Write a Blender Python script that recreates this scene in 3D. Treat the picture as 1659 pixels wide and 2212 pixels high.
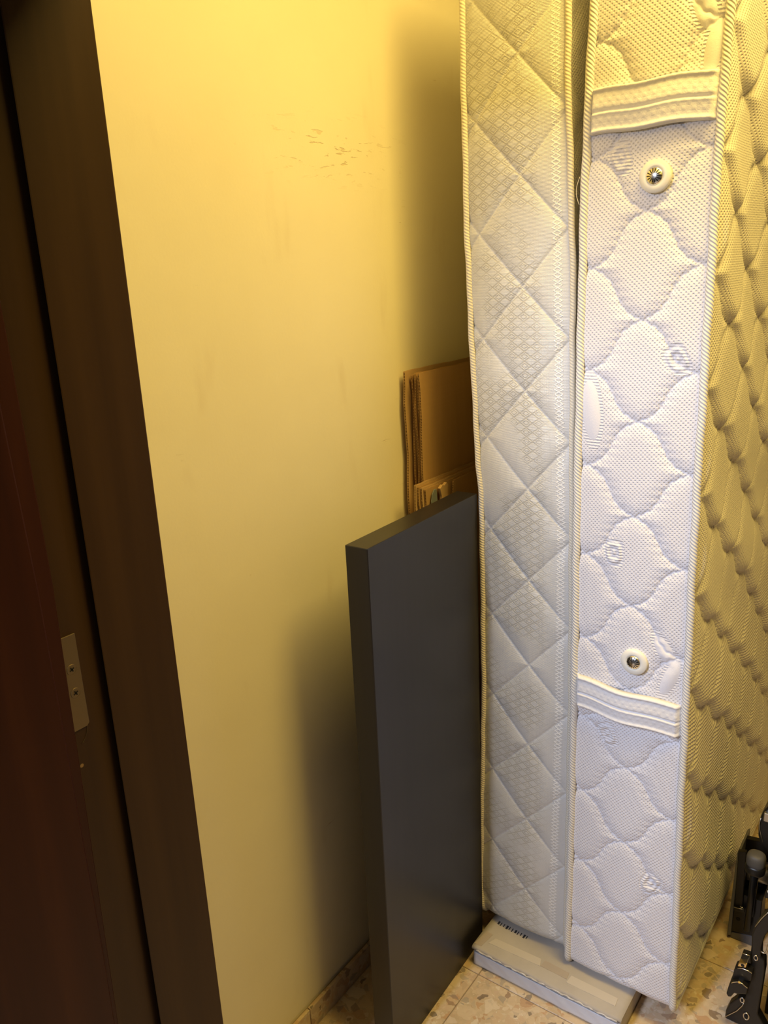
import bpy, math, random
import numpy as np
from mathutils import Matrix, Vector

for o in list(bpy.data.objects):
    bpy.data.objects.remove(o, do_unlink=True)
random.seed(7)
rng = np.random.default_rng(7)
scene = bpy.context.scene
COL = scene.collection
PI = math.pi

# ------------------------------------------------------------------ camera
cam_d = bpy.data.cameras.new('camera')
cam = bpy.data.objects.new('camera', cam_d)
COL.objects.link(cam)
cam_d.sensor_fit = 'HORIZONTAL'
cam_d.sensor_width = 36.0
cam_d.lens = 36.0 * 1763.0 / 1659.0
cam_d.clip_start = 0.02
_r = Vector((0.8070, 0.5889, -0.0448)); _d = Vector((0.1338, -0.2562, -0.9573)); _f = Vector((-0.5753, 0.7665, -0.2856))
_f.normalize(); _r = (_r - _f * _r.dot(_f)).normalized(); _d = _f.cross(_r)
cam.matrix_world = Matrix(((_r.x, -_d.x, -_f.x, 0), (_r.y, -_d.y, -_f.y, 0), (_r.z, -_d.z, -_f.z, 1.6), (0, 0, 0, 1)))
scene.camera = cam

# ------------------------------------------------------------------ light
world = bpy.data.worlds.new('hall_ambient')
scene.world = world
world.use_nodes = True
world.node_tree.nodes['Background'].inputs[0].default_value = (0.90, 0.88, 0.86, 1)
world.node_tree.nodes['Background'].inputs[1].default_value = 0.060

def area_light(name, loc, col, power, sx, sy):
    l = bpy.data.lights.new(name, 'AREA')
    l.color = col; l.energy = power; l.shape = 'RECTANGLE'; l.size = sx; l.size_y = sy
    o = bpy.data.objects.new(name, l); o.location = loc          # an area light faces straight down by default
    COL.objects.link(o)
    return o
area_light('store_room_warm_ceiling_lamp', (0.14, 1.11, 2.72), (1.0, 0.705, 0.175), 37, 1.10, 0.52)
hall = area_light('hall_led_batten', (-1.04, -1.60, 2.80), (0.72, 0.79, 1.0), 116, 0.40, 1.04)
hall.rotation_euler = (math.radians(80), 0, 0)                   # faces along the hall, towards the doorway

scene.view_settings.view_transform = 'Standard'
scene.view_settings.look = 'None'
scene.view_settings.gamma = 1.0
scene.view_settings.use_curve_mapping = False
scene.view_settings.exposure = 0.0

# ------------------------------------------------------------------ node helpers
class E:
    """tiny expression wrapper around Math nodes"""
    def __init__(s, nt, sock): s.nt = nt; s.s = sock
    def _op(s, op, *a):
        n = s.nt.nodes.new('ShaderNodeMath'); n.operation = op
        for i, v in enumerate((s,) + a):
            if isinstance(v, E): s.nt.links.new(v.s, n.inputs[i])
            else: n.inputs[i].default_value = v
        return E(s.nt, n.outputs[0])
    def __add__(s, o): return s._op('ADD', o)
    __radd__ = __add__
    def __sub__(s, o): return s._op('SUBTRACT', o)
    def __rsub__(s, o): return (s * -1.0) + o
    def __mul__(s, o): return s._op('MULTIPLY', o)
    __rmul__ = __mul__
    def __truediv__(s, o): return s._op('DIVIDE', o)
    def sin(s): return s._op('SINE')
    def cos(s): return s._op('COSINE')
    def abs(s): return s._op('ABSOLUTE')
    def frac(s): return s._op('FRACT')
    def floor(s): return s._op('FLOOR')
    def max(s, o): return s._op('MAXIMUM', o)
    def min(s, o): return s._op('MINIMUM', o)
    def pow(s, o): return s._op('POWER', o)
    def gt(s, o): return s._op('GREATER_THAN', o)
    def lt(s, o): return s._op('LESS_THAN', o)
    def step(s, lo, hi):
        n = s.nt.nodes.new('ShaderNodeMapRange'); n.interpolation_type = 'SMOOTHSTEP'
        s.nt.links.new(s.s, n.inputs['Value'])
        n.inputs['From Min'].default_value = lo; n.inputs['From Max'].default_value = hi
        return E(s.nt, n.outputs['Result'])

class Mat:
    def __init__(s, name, col=(.5, .5, .5), rough=.5, metal=0.0, spec=.5):
        s.m = bpy.data.materials.new(name); s.m.use_nodes = True
        s.nt = s.m.node_tree; s.b = s.nt.nodes['Principled BSDF']
        s.set('Base Color', (*col, 1)); s.set('Roughness', rough); s.set('Metallic', metal)
        s.set('Specular IOR Level', spec)
    def set(s, k, v):
        if isinstance(v, E): s.nt.links.new(v.s, s.b.inputs[k])
        else: s.b.inputs[k].default_value = v
    def coords(s, kind='Object'):
        n = s.nt.nodes.new('ShaderNodeTexCoord'); return n.outputs[kind]
    def xyz(s, vec):
        n = s.nt.nodes.new('ShaderNodeSeparateXYZ'); s.nt.links.new(vec, n.inputs[0])
        return E(s.nt, n.outputs[0]), E(s.nt, n.outputs[1]), E(s.nt, n.outputs[2])
    def scaled(s, vec, sc):
        n = s.nt.nodes.new('ShaderNodeMapping'); s.nt.links.new(vec, n.inputs[0]); n.inputs['Scale'].default_value = sc
        return n.outputs[0]
    def noise(s, vec, scale, detail=3, rough=.5, dist=0.0):
        n = s.nt.nodes.new('ShaderNodeTexNoise'); s.nt.links.new(vec, n.inputs['Vector'])
        n.inputs['Scale'].default_value = scale; n.inputs['Detail'].default_value = detail
        n.inputs['Roughness'].default_value = rough; n.inputs['Distortion'].default_value = dist
        return E(s.nt, n.outputs[0])
    def voronoi(s, vec, scale, feature='F1', rand=1.0):
        n = s.nt.nodes.new('ShaderNodeTexVoronoi'); s.nt.links.new(vec, n.inputs['Vector'])
        n.feature = feature; n.inputs['Scale'].default_value = scale; n.inputs['Randomness'].default_value = rand
        return n
    def mix(s, fac, a, b):
        n = s.nt.nodes.new('ShaderNodeMix'); n.data_type = 'RGBA'
        if isinstance(fac, E): s.nt.links.new(fac.s, n.inputs[0])
        else: n.inputs[0].default_value = fac
        for i, v in ((6, a), (7, b)):
            if isinstance(v, E): s.nt.links.new(v.s, n.inputs[i])
            else: n.inputs[i].default_value = (*v, 1)
        return E(s.nt, n.outputs[2])
    def ramp(s, fac, stops):
        n = s.nt.nodes.new('ShaderNodeValToRGB'); s.nt.links.new(fac.s, n.inputs[0])
        el = n.color_ramp.elements
        while len(el) < len(stops): el.new(.5)
        for e, (p, c) in zip(el, stops): e.position = p; e.color = (*c, 1)
        return E(s.nt, n.outputs[0])
    def attr(s, name):
        n = s.nt.nodes.new('ShaderNodeAttribute'); n.attribute_name = name
        return E(s.nt, n.outputs['Fac'])
    def bump(s, h, dist=.001, strength=1.0):
        n = s.nt.nodes.new('ShaderNodeBump'); s.nt.links.new(h.s, n.inputs['Height'])
        n.inputs['Distance'].default_value = dist; n.inputs['Strength'].default_value = strength
        s.nt.links.new(n.outputs[0], s.b.inputs['Normal'])

# ------------------------------------------------------------------ materials
def m_wall():
    M = Mat('cream_painted_wall', rough=.62, spec=.3)
    P = M.coords(); x, y, z = M.xyz(P)
    cloud = M.noise(P, 2.2, 4, .55)
    base = M.ramp(cloud, [(.3, (.80, .735, .535)), (.7, (.86, .80, .60))])
    # scuffs: thin stretched scratches where furniture has rubbed
    warp = M.noise(P, 3.0, 2)
    zone = M.noise(P, 2.6, 2).step(.50, .66)
    sc = M.noise(M.scaled(P, (10, 9, 62)), 1.0, 4, .62, .35).step(.685, .74)
    sp = M.voronoi(P, 11.0); dots = E(M.nt, sp.outputs['Distance']).step(.055, .025)
    keep = M.noise(P, 5.0, 1).step(.55, .62)
    smudge = M.noise(M.scaled(P, (4, 9, 3.2)), 1.0, 3, .6).step(.60, .80) * .22
    # the rubbed band left of the mattress
    band = ((z - 1.81) / .045); band2 = ((y - 1.26) / .17)
    bz = (band * band + band2 * band2) * -1.0
    bz = E(M.nt, bz.s)._op('EXPONENT')
    mark = M.noise(M.scaled(P, (10, 26, 120)), 1.0, 3, .6, .5).step(.60, .66) * bz
    f = (sc * zone * .45 + dots * keep * .5 + mark * .55 + smudge).min(.85)
    M.set('Base Color', M.mix(f, base, (.50, .36, .19)))
    M.bump(M.noise(P, 190, 2) * .15 + M.noise(P, 9, 3) * .9 - sc * zone * .5 - mark * .7, .0016, .55)
    return M.m
def m_plain_wall():
    M = Mat('plain_cream_paint', (.82, .77, .65), .7, spec=.25)
    M.bump(M.noise(M.coords(), 60, 3), .001, .3); return M.m
def m_bounce_dark_wall():  # invented dark finish for unseen walls, keeps warm bounced light down
    M = Mat('bounce_cutting_dark_wall', rough=.6, spec=.25)
    g = M.noise(M.scaled(M.coords(), (25, 25, 1.2)), 1.0, 4, .6)
    M.set('Base Color', M.ramp(g, [(.3, (.10, .075, .055)), (.8, (.15, .11, .08))])); return M.m
def m_dark_wood():
    M = Mat('dark_brown_lacquered_wood', rough=.45, spec=.22)
    P = M.coords()
    g = M.noise(M.scaled(P, (30, 30, 1.3)), 1.0, 4, .6)
    base = M.ramp(g, [(.3, (.034, .0165, .0056)), (.75, (.051, .0255, .0085))])
    v = M.voronoi(P, 13.0); chip = E(M.nt, v.outputs['Distance']).step(.045, .03) * M.noise(P, 6, 1).step(.60, .63)
    M.set('Base Color', M.mix(chip * .8, base, (.30, .19, .09)))
    M.bump(g, .0006, .3)
    return M.m
def m_red_wood():
    M = Mat('red_brown_door_wood', rough=.45, spec=.22)
    P = M.coords()
    g = M.noise(M.scaled(P, (22, 22, .9)), 1.0, 5, .62, .4)
    M.set('Base Color', M.ramp(g, [(.25, (.025, .0058, .0020)), (.55, (.038, .0090, .0030)), (.8, (.056, .0155, .0046))]))
    M.bump(g, .0006, .3)
    return M.m
def m_terrazzo(name, seed, warm=1.0):
    M = Mat(name, rough=.38, spec=.4)
    gm = M.nt.nodes.new('ShaderNodeNewGeometry')
    P = gm.outputs['Position']
    mp = M.nt.nodes.new('ShaderNodeMapping'); mp.inputs['Location'].default_value = (seed, seed * .7, 0)
    M.nt.links.new(P, mp.inputs[0]); P = mp.outputs[0]
    nz = M.nt.nodes.new('ShaderNodeTexNoise'); M.nt.links.new(P, nz.inputs['Vector']); nz.inputs['Scale'].default_value = 38
    mx = M.nt.nodes.new('ShaderNodeVectorMath'); mx.operation = 'MULTIPLY_ADD'
    M.nt.links.new(nz.outputs['Color'], mx.inputs[0]); mx.inputs[1].default_value = (.022, .022, .022); M.nt.links.new(P, mx.inputs[2])
    Pw = mx.outputs[0]
    base = M.ramp(M.noise(P, 26, 4, .6), [(.3, (.53, .405, .265)), (.7, (.68, .55, .385))])
    def chips(scale, keep_lo, size, stops, b):
        v = M.voronoi(Pw, scale); d = E(M.nt, v.outputs['Distance'])
        e = M.voronoi(Pw, scale, 'DISTANCE_TO_EDGE'); ed = E(M.nt, e.outputs['Distance'])
        sp = M.nt.nodes.new('ShaderNodeSeparateColor'); M.nt.links.new(v.outputs['Color'], sp.inputs[0])
        r, g = E(M.nt, sp.outputs[0]), E(M.nt, sp.outputs[1])
        mask = ed.step(size, size + .03) * r.gt(keep_lo)
        return M.mix(mask * .74, b, M.ramp(g, stops))
    pale = [(0, (.76, .66, .53)), (.35, (.62, .46, .30)), (.6, (.70, .58, .43)), (.8, (.50, .30, .17)), (1, (.80, .72, .62))]
    mixd = [(0, (.34, .30, .26)), (.3, (.66, .52, .36)), (.55, (.55, .33, .18)), (.75, (.72, .62, .50)), (.92, (.26, .21, .17)), (1, (.10, .075, .06))]
    c = chips(120, .45, .06, pale, base)
    c = chips(58, .50, .07, mixd, c)
    c = chips(30, .62, .08, pale, c)
    c = chips(41, .84, .16, [(0, (.30, .26, .23)), (.5, (.42, .27, .17)), (1, (.08, .06, .05))], c)
    dirt = M.noise(P, 7, 5, .65).step(.55, .78)
    M.set('Base Color', M.mix(dirt * .35, c, (.30, .235, .16)))
    return M.m
def m_satin():
    """ivory brocade of the thin mattress border"""
    M = Mat('ivory_satin_brocade', rough=.36, spec=.55)
    x, v, _ = M.xyz(M.coords('UV'))
    a, b = .026, .0182
    cx = ((x / a).frac() - .5).abs(); cv = ((v / b).frac() - .5).abs()
    r = cx + cv                                    # diamond cells
    line = ((r - .5).abs()).step(.10, .06)
    ring = ((r - .25).abs()).step(.07, .035)
    brc = (line + ring).min(1.0)
    big = M.noise(M.coords('UV'), 7.0, 2).step(.36, .52)
    brc = brc * big * x.step(.075, .02)  # pattern fades rightwards, painting in the sheen that washes it out
    # zig-zag thread column near the right hand edge
    zz = ((x - .0795) - (((v / .018).frac() - .5).abs() * .030 - .0075)).abs().step(.0030, .0014)
    zz2 = ((x - .0795) + (((v / .018).frac() - .5).abs() * .030 - .0075)).abs().step(.0030, .0014)
    zig = (zz + zz2).min(1.0)
    base = M.mix(M.noise(M.coords('UV'), 5, 2).step(.35, .7), (.655, .655, .64), (.71, .71, .695))
    c = M.mix(brc * .46, base, (.37, .335, .255))
    c = M.mix(zig * .9, c, (.96, .95, .92))
    st = M.attr('flat'); c = M.mix(st * .55, c, (.90, .87, .80))
    M.set('Base Color', c)
    M.set('Roughness', brc * .22 + .34 - zig * .12)
    M.set('Anisotropic', .35)
    threads = (v * (2 * PI / .0021)).sin() * .15
    wr = M.noise(M.scaled(M.coords('UV'), (260, 5, 1)), 1.0, 2, .6)      # fine vertical pulls
    M.bump(brc * -.45 + zig * .8 + threads + wr * .75, .0011, .8)
    return M.m
def m_knit(name, col, rib=False):
    M = Mat(name, col, .85, spec=.15)
    M.set('Sheen Weight', .18); M.set('Sheen Roughness', .4)
    x, v, _ = M.xyz(M.coords('UV'))
    flat = M.attr('flat')
    k = 2 * PI / .0078
    if rib:
        h = (v * (2 * PI / .0078) + (x * 200).sin() * .5).sin() * .55 * v.step(1.05, .65) + ((x * (k * 1.0)).cos() * (v * (k * 1.0)).cos()).max(0.0) * -.8
        M.bump(h, .0015, .9)
    else:
        w = M.noise(M.coords('UV'), 60, 2) * 1.3
        d = ((x * k + w).cos() * (v * k - x * (k * .10)).cos()).max(0.0).pow(1.5)
        ribs = (v * (2 * PI / .0055)).sin() * .5
        h = d * -1.0 * (1.0 - flat) + ribs * flat.step(.25, .5) * flat.step(.95, .7)
        h = h + M.noise(M.coords('UV'), 420, 2) * .25
        M.bump(h, .0013, .9)
        dc = d * (1.0 - flat)
        M.set('Base Color', M.mix(dc * .35, col, (.42, .41, .44)))
    return M.m
def m_cord():
    M = Mat('twisted_white_cord', (.76, .74, .70), .75, spec=.2)
    a, s, _ = M.xyz(M.coords('UV'))
    tw = ((s * (1 / .0066) + a * 5.0) * (2 * PI)).sin()
    M.bump(tw, .0009, .7)
    M.set('Base Color', M.mix(tw.step(-.4, -1.0) * .18, (.77, .75, .71), (.50, .48, .45)))
    return M.m
def m_cord_cream():
    M = Mat('cream_piping_tape', (.76, .71, .59), .7, spec=.25)
    a, s, _ = M.xyz(M.coords('UV'))
    tw = ((s * (1 / .0058) + a * 3.0) * (2 * PI)).sin()
    M.bump(tw, .0006, .6)
    return M.m
def m_strap():
    M = Mat('white_handle_webbing', (.78, .77, .78), .8, spec=.15)
    x, v, _ = M.xyz(M.coords('UV'))
    k = 2 * PI / .015
    h = ((x * k).cos() * (v * k).cos()).max(0.0)
    M.bump(h * .5 + M.noise(M.coords('UV'), 500, 2) * .4, .0012, .8)
    return M.m
def m_black_panel():
    M = Mat('black_brown_foil_board', rough=.30, spec=.5)
    P = M.coords()
    g = M.noise(M.scaled(P, (60, 60, 2.0)), 1.0, 4, .6)
    M.set('Base Color', M.ramp(g, [(.3, (.0135, .0122, .0125)), (.8, (.0185, .0165, .0165))]))
    M.set('Roughness', M.noise(P, 5, 3) * .16 + .26)
    return M.m
def m_cardboard(name, c1, c2):
    M = Mat(name, rough=.85, spec=.15)
    P = M.coords()
    flute = M.noise(M.scaled(P, (1, 1, 260)), 1.0, 2)
    f = M.noise(M.scaled(P, (40, 40, 6)), 1.0, 4, .6)
    M.set('Base Color', M.mix(f * .8 + flute * .2, c1, c2))
    M.bump(M.noise(P, 40, 4), .002, .25)
    return M.m
def m_flute():
    M = Mat('corrugated_cut_edge', rough=.9, spec=.1)
    P = M.coords(); x, y, z = M.xyz(P)
    w = M.noise(P, 30, 3)
    s = ((z + y) * (2 * PI / .0062) + w * 9.0).sin()
    M.set('Base Color', M.mix(s.step(-.1, .5), (.27, .17, .08), (.54, .37, .19)))
    M.bump(s, .0015, .9)
    return M.m
def m_box():
    M = Mat('grey_brown_carton_board', rough=.7, spec=.25)
    P = M.coords()
    f = M.noise(P, 14, 4, .6)
    M.set('Base Color', M.mix(f, (.40, .355, .30), (.53, .48, .42)))
    M.bump(M.noise(P, 60, 3), .001, .3)
    return M.m
def m_tape(name, col, rough):
    M = Mat(name, col, rough, spec=.5)
    P = M.coords()
    M.bump(M.noise(M.scaled(P, (14, 60, 60)), 1.0, 4, .6), .0015, .5)
    return M.m
def m_metal(name, col, rough):
    M = Mat(name, col, rough, 1.0)
    P = M.coords()
    M.bump(M.noise(P, 120, 3), .0004, .3)
    return M.m
def m_plastic(name, col, rough, spec=.4):
    M = Mat(name, col, rough, spec=spec)
    M.bump(M.noise(M.coords(), 300, 2), .0004, .25)
    return M.m

DIMWALL = m_bounce_dark_wall(); WALL = m_wall(); PLAIN = m_plain_wall(); WOOD = m_dark_wood(); RED = m_red_wood()
TERR = [m_terrazzo('terrazzo_tile_a', 0.0), m_terrazzo('terrazzo_tile_b', 3.7)]
GROUT = m_plastic('grey_brown_grout', (.30, .235, .165), .9)
SATIN = m_satin(); KNIT = m_knit('white_knit_border', (.80, .785, .815)); KNITF = m_knit('white_quilted_knit_face', (.80, .775, .73), True)
CORD = m_cord(); CORDC = m_cord_cream(); STRAP = m_strap(); PANEL = m_black_panel()
CARD = m_cardboard('brown_cardboard', (.37, .22, .090), (.48, .30, .135)); CARD2 = m_cardboard('pale_brown_cardboard', (.43, .275, .130), (.54, .36, .18))
FLUTE = m_flute(); BOX = m_box(); TAPE = m_tape('glossy_clear_tape', (.56, .53, .50), .22); TAPE2 = m_tape('white_carton_tape', (.72, .74, .80), .38); TAPEL = m_tape('pale_brown_tape', (.56, .50, .42), .4)
TAPED = m_tape('brown_packing_tape', (.43, .36, .285), .35)
CHROME = m_metal('chrome', (.90, .87, .80), .24); STEEL = m_metal('brushed_steel', (.62, .58, .52), .36); BRASS = m_metal('worn_brass_plate', (.24, .185, .105), .5)
IVORY = m_plastic('ivory_plastic', (.82, .79, .70), .4); BLACK = m_plastic('black_enamel', (.011, .0095, .008), .36, .35); RUBBER = m_plastic('grey_black_rubber', (.085, .078, .068), .55)
GREYP = m_plastic('dull_grey_plastic', (.13, .13, .14), .55); DARK = m_plastic('black_void', (.008, .007, .006), .8); INK = m_plastic('black_ink', (.03, .03, .035), .7)
WHITE = m_plastic('white_print', (.75, .74, .72), .5); BLUEG = m_plastic('blue_grey_scrap', (.16, .18, .19), .6); THREAD = m_plastic('pale_thread', (.75, .68, .52), .6)
GOLD = m_metal('gold_metal', (.80, .60, .28), .3)

# ------------------------------------------------------------------ mesh helpers
def link(o, parent=None):
    COL.objects.link(o)
    if parent is not None:
        o.parent = parent
        p = parent; off = Vector((0, 0, 0))
        while p is not None:
            if p.type == 'EMPTY': off = Vector(p['base']) ; break
            p = p.parent
        if parent.type == 'EMPTY': o.matrix_parent_inverse = Matrix.Translation(-Vector(parent['base']))
    return o
def tag(o, label, cat, group=None, kind=None):
    o['label'] = label; o['category'] = cat
    if group: o['group'] = group
    if kind: o['kind'] = kind
    return o
def thing(name, base, label, cat, group=None, kind=None):
    o = bpy.data.objects.new(name, None); o.location = base; o['base'] = list(base); o.empty_display_size = .05
    COL.objects.link(o)
    return tag(o, label, cat, group, kind)
def mk(name, V, F, mat, parent=None, smooth=False, uv=None, flat=None, mats=None, fm=None):
    me = bpy.data.meshes.new(name)
    me.from_pydata([tuple(map(float, p)) for p in V], [], F)
    me.materials.append(mat)
    if mats:
        for q in mats: me.materials.append(q)
        me.polygons.foreach_set('material_index', fm)
    if smooth: me.polygons.foreach_set('use_smooth', [True] * len(me.polygons))
    if uv is not None: set_uv(me, np.asarray(uv))
    if flat is not None:
        a = me.attributes.new('flat', 'FLOAT', 'POINT'); a.data.foreach_set('value', np.asarray(flat, dtype=np.float32))
    me.update()
    return link(bpy.data.objects.new(name, me), parent)
def set_uv(me, uv):
    l = me.uv_layers.new(name='UVMap')
    idx = np.empty(len(me.loops), dtype=np.int32); me.loops.foreach_get('vertex_index', idx)
    l.data.foreach_set('uv', np.ascontiguousarray(uv[idx], dtype=np.float32).ravel())
def grid(name, P, mat, parent=None, uv=None, flat=None, flip=False):
    """P: (n,m,3) array -> smooth quad grid"""
    n, m = P.shape[:2]
    i = np.arange(n - 1)[:, None] * m + np.arange(m - 1)[None, :]
    q = np.stack([i, i + 1, i + m + 1, i + m], -1).reshape(-1, 4)
    if flip: q = q[:, ::-1]
    me = bpy.data.meshes.new(name)
    me.vertices.add(n * m); me.vertices.foreach_set('co', np.ascontiguousarray(P, dtype=np.float32).ravel())
    nf = len(q)
    me.loops.add(nf * 4); me.loops.foreach_set('vertex_index', np.ascontiguousarray(q, dtype=np.int32).ravel())
    me.polygons.add(nf)
    me.polygons.foreach_set('loop_start', np.arange(nf, dtype=np.int32) * 4)
    me.polygons.foreach_set('use_smooth', np.ones(nf, dtype=bool))
    me.materials.append(mat)
    me.update(calc_edges=True)
    if uv is not None: set_uv(me, uv.reshape(-1, 2))
    if flat is not None:
        a = me.attributes.new('flat', 'FLOAT', 'POINT'); a.data.foreach_set('value', np.ascontiguousarray(flat, dtype=np.float32).ravel())
    me.validate()
    return link(bpy.data.objects.new(name, me), parent)
def bevel(o, w, seg=2):
    m = o.modifiers.new('bevel', 'BEVEL'); m.width = w; m.segments = seg; m.limit_method = 'ANGLE'; m.angle_limit = .6
    m.harden_normals = False
    return o
def box(name, x0, x1, y0, y1, z0, z1, mat, parent=None, bv=0.0):
    V = [(x, y, z) for z in (z0, z1) for y in (y0, y1) for x in (x0, x1)]
    F = [(0, 2, 3, 1), (4, 5, 7, 6), (0, 1, 5, 4), (2, 6, 7, 3), (0, 4, 6, 2), (1, 3, 7, 5)]
    o = mk(name, V, F, mat, parent)
    if bv: bevel(o, bv)
    return o
def prism(name, poly, y0, y1, mat, parent=None, bv=0.0, axis='y'):
    """closed outline extruded along an axis: 'y' outline is (x,z); 'x' outline is (y,z); 'z' outline is (x,y)"""
    n = len(poly)
    f = {'y': lambda a, b, t: (a, t, b), 'x': lambda a, b, t: (t, a, b), 'z': lambda a, b, t: (a, b, t)}[axis]
    V = [f(a, b, y0) for a, b in poly] + [f(a, b, y1) for a, b in poly]
    F = [tuple(range(n)), tuple(range(2 * n - 1, n - 1, -1))] + [(i, i + n, (i + 1) % n + n, (i + 1) % n) for i in range(n)]
    o = mk(name, V, F, mat, parent)
    me = o.data
    import bmesh
    bm = bmesh.new(); bm.from_mesh(me); bmesh.ops.recalc_face_normals(bm, faces=bm.faces); bm.to_mesh(me); bm.free()
    if bv: bevel(o, bv)
    return o
def tube(name, pts, r, mat, parent=None, closed=False, seg=10, caps=True):
    pts = np.asarray(pts, float); n = len(pts)
    if closed: t = np.roll(pts, -1, 0) - np.roll(pts, 1, 0)
    else: t = np.gradient(pts, axis=0)
    t /= np.linalg.norm(t, axis=1)[:, None] + 1e-12
    s = np.concatenate([[0], np.cumsum(np.linalg.norm(np.diff(pts, axis=0), axis=1))])
    up = np.array([1., 0, 0]) if abs(t[0][0]) < .9 else np.array([0, 1., 0])
    A = []; a = up - t[0] * (up @ t[0])
    for i in range(n):
        a = a - t[i] * (a @ t[i]); a /= np.linalg.norm(a); A.append(a)
    A = np.array(A); B = np.cross(t, A)
    rr = np.full(n, r) if np.isscalar(r) else np.asarray(r)
    th = np.arange(seg + 1) * 2 * PI / seg
    P = pts[:, None] + rr[:, None, None] * (np.cos(th)[None, :, None] * A[:, None] + np.sin(th)[None, :, None] * B[:, None])
    uv = np.stack(np.broadcast_arrays((th / (2 * PI))[None, :], s[:, None]), -1)
    if closed:
        P = np.concatenate([P, P[:1]]); uv = np.concatenate([uv, uv[-1:] + [0, .006]])
    elif caps:
        P = np.concatenate([np.repeat(pts[:1, None], seg + 1, 1), P, np.repeat(pts[-1:, None], seg + 1, 1)]); uv = np.concatenate([uv[:1], uv, uv[-1:]])
    return grid(name, P, mat, parent, uv, flip=True)
def disc(name, c, nrm, prof, mat, parent=None, seg=36, smooth=True):
    """lathe: prof = [(radius, height along normal)]"""
    nrm = Vector(nrm).normalized(); a = nrm.orthogonal().normalized(); b = nrm.cross(a); c = Vector(c)
    P = np.zeros((len(prof), seg + 1, 3))
    for i, (r, h) in enumerate(prof):
        for j in range(seg + 1):
            th = 2 * PI * j / seg
            P[i, j] = c + nrm * h + (a * math.cos(th) + b * math.sin(th)) * r
    return grid(name, P, mat, parent, flip=False)

# ------------------------------------------------------------------ room shell
WX = -1.021; CEIL = 2.80
def shell(name, args, mat, label, cat):
    return tag(box(name, *args, mat), label, cat, kind='structure')
shell('wall_left', (WX - .1, WX, .70, 3.25, 0, CEIL), WALL, 'cream painted wall with scuffs beside the dark door frame', 'wall')
shell('wall_back', (WX - .1, 1.35, 3.25, 3.35, 0, CEIL), DIMWALL, 'unseen wall behind the standing mattresses, darkened to cut bounced light', 'wall')
shell('wall_right', (1.25, 1.35, .70, 3.25, 0, CEIL), DIMWALL, 'unseen wall at the far right of the store room, darkened to cut bounced light', 'wall')
shell('ceiling', (WX - .1, 1.35, .52, 3.35, CEIL, CEIL + .08), PLAIN, 'plain cream store room ceiling', 'ceiling')
# door wall with the opening the camera looks through
shell('wall_front', (.80, 1.35, .58, .70, 0, CEIL), PLAIN, 'plain cream wall to the right of the doorway', 'wall')
shell('wall_front_lintel', (WX - .1, .80, .54, .66, 2.035, CEIL), PLAIN, 'plain cream wall above the doorway', 'wall')
shell('wall_front_nib', (-1.30, -.955, .50, .685, 0, 2.035), PLAIN, 'narrow strip of wall behind the door frame', 'wall')

# floor: grout bed with one object per terrazzo tile
fl = shell('floor', (-1.45, 1.35, -1.35, 3.25, -.06, -.0025), GROUT, 'speckled beige terrazzo tiled floor under the mattresses', 'floor')
T = .3333; tile_mesh = None
for j in range(-8, 6):
    for i in range(-2, 6):
        x0 = -.780 + i * T; y0 = 1.658 + (j - 1) * T + T * 0
        if x0 > 1.2 or y0 > 3.2: continue
        if tile_mesh is None:
            o = box('tile', 0, T - .0022, 0, T - .0022, -.02, 0, TERR[0], None, .0012)
            tile_mesh = o.data; o.parent = fl
        else:
            o = bpy.data.objects.new('tile', tile_mesh); COL.objects.link(o); o.parent = fl
            m = o.modifiers.new('bevel', 'BEVEL'); m.width = .0012; m.segments = 1
        o.location = (x0 + .0011, y0 + .0011, 0)
        if (i + j) % 2:
            o.material_slots[0].link = 'OBJECT'; o.material_slots[0].material = TERR[1]
# skirting of terrazzo pieces
bb = shell('baseboard_left', (WX, WX + .006, .70, 3.25, 0, .056), GROUT, 'low terrazzo skirting along the foot of the cream wall', 'baseboard')
for k in range(8):
    y0 = .659 + k * T
    box('skirting_tile', WX + .004, WX + .0125, max(y0, .702), min(y0 + T - .002, 3.24), 0.0, .060, TERR[k % 2], bb, .0015)

# ------------------------------------------------------------------ door frame and door
jamb = thing('trim_1', (-.94, .60, 0), 'dark brown wooden door jamb along the left side of the doorway', 'door frame', kind='structure')
box('jamb_lining', -.958, -.942, .440, .700, 0, 2.015, WOOD, jamb, .002)
prism('door_stop', [(-.9425, .5925), (-.930, .5805), (-.930, .7020), (-.9425, .7020)], 0, 2.015, WOOD, jamb, .0025, 'z')
box('head_lining', -.958, .80, .50, .700, 2.000, 2.035, WOOD, jamb, .002)
box('jamb_post', .765, .80, .50, .700, 0, 2.015, WOOD, jamb, .002)
# hinge plate let into the rebate
pl = prism('hinge_plate', [(.500, 1.0135), (.5475, 1.0135), (.5515, 1.0175), (.5515, 1.152), (.500, 1.152)], -.9425, -.9400, BRASS, jamb, .0006, 'x')
for zz_ in (1.1035, 1.0685):
    s_ = disc('screw', (-.9400, .5385, zz_), (1, 0, 0), [(.0075, 0), (.0074, .0004), (.0068, .0006), (.0064, .0003), (.0050, .0005), (0, .0006)], BRASS, pl, 28)
    for an in (.5, .5 + PI / 2):
        c_, n_ = math.cos(an), math.sin(an); L_, w_ = .0036, .0009
        V = [(-.9391, .5385 + c_ * a - n_ * b, zz_ + n_ * a + c_ * b) for a, b in ((-L_, -w_), (L_, -w_), (L_, w_), (-L_, w_))]
        V += [(x - .0008, y, z) for x, y, z in V]
        mk('cross_slot', V, [(0, 1, 2, 3), (4, 7, 6, 5), (0, 4, 5, 1), (1, 5, 6, 2), (2, 6, 7, 3), (3, 7, 4, 0)], DARK, pl)
th_ = np.linspace(-.1, 1.15, 14)
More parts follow.
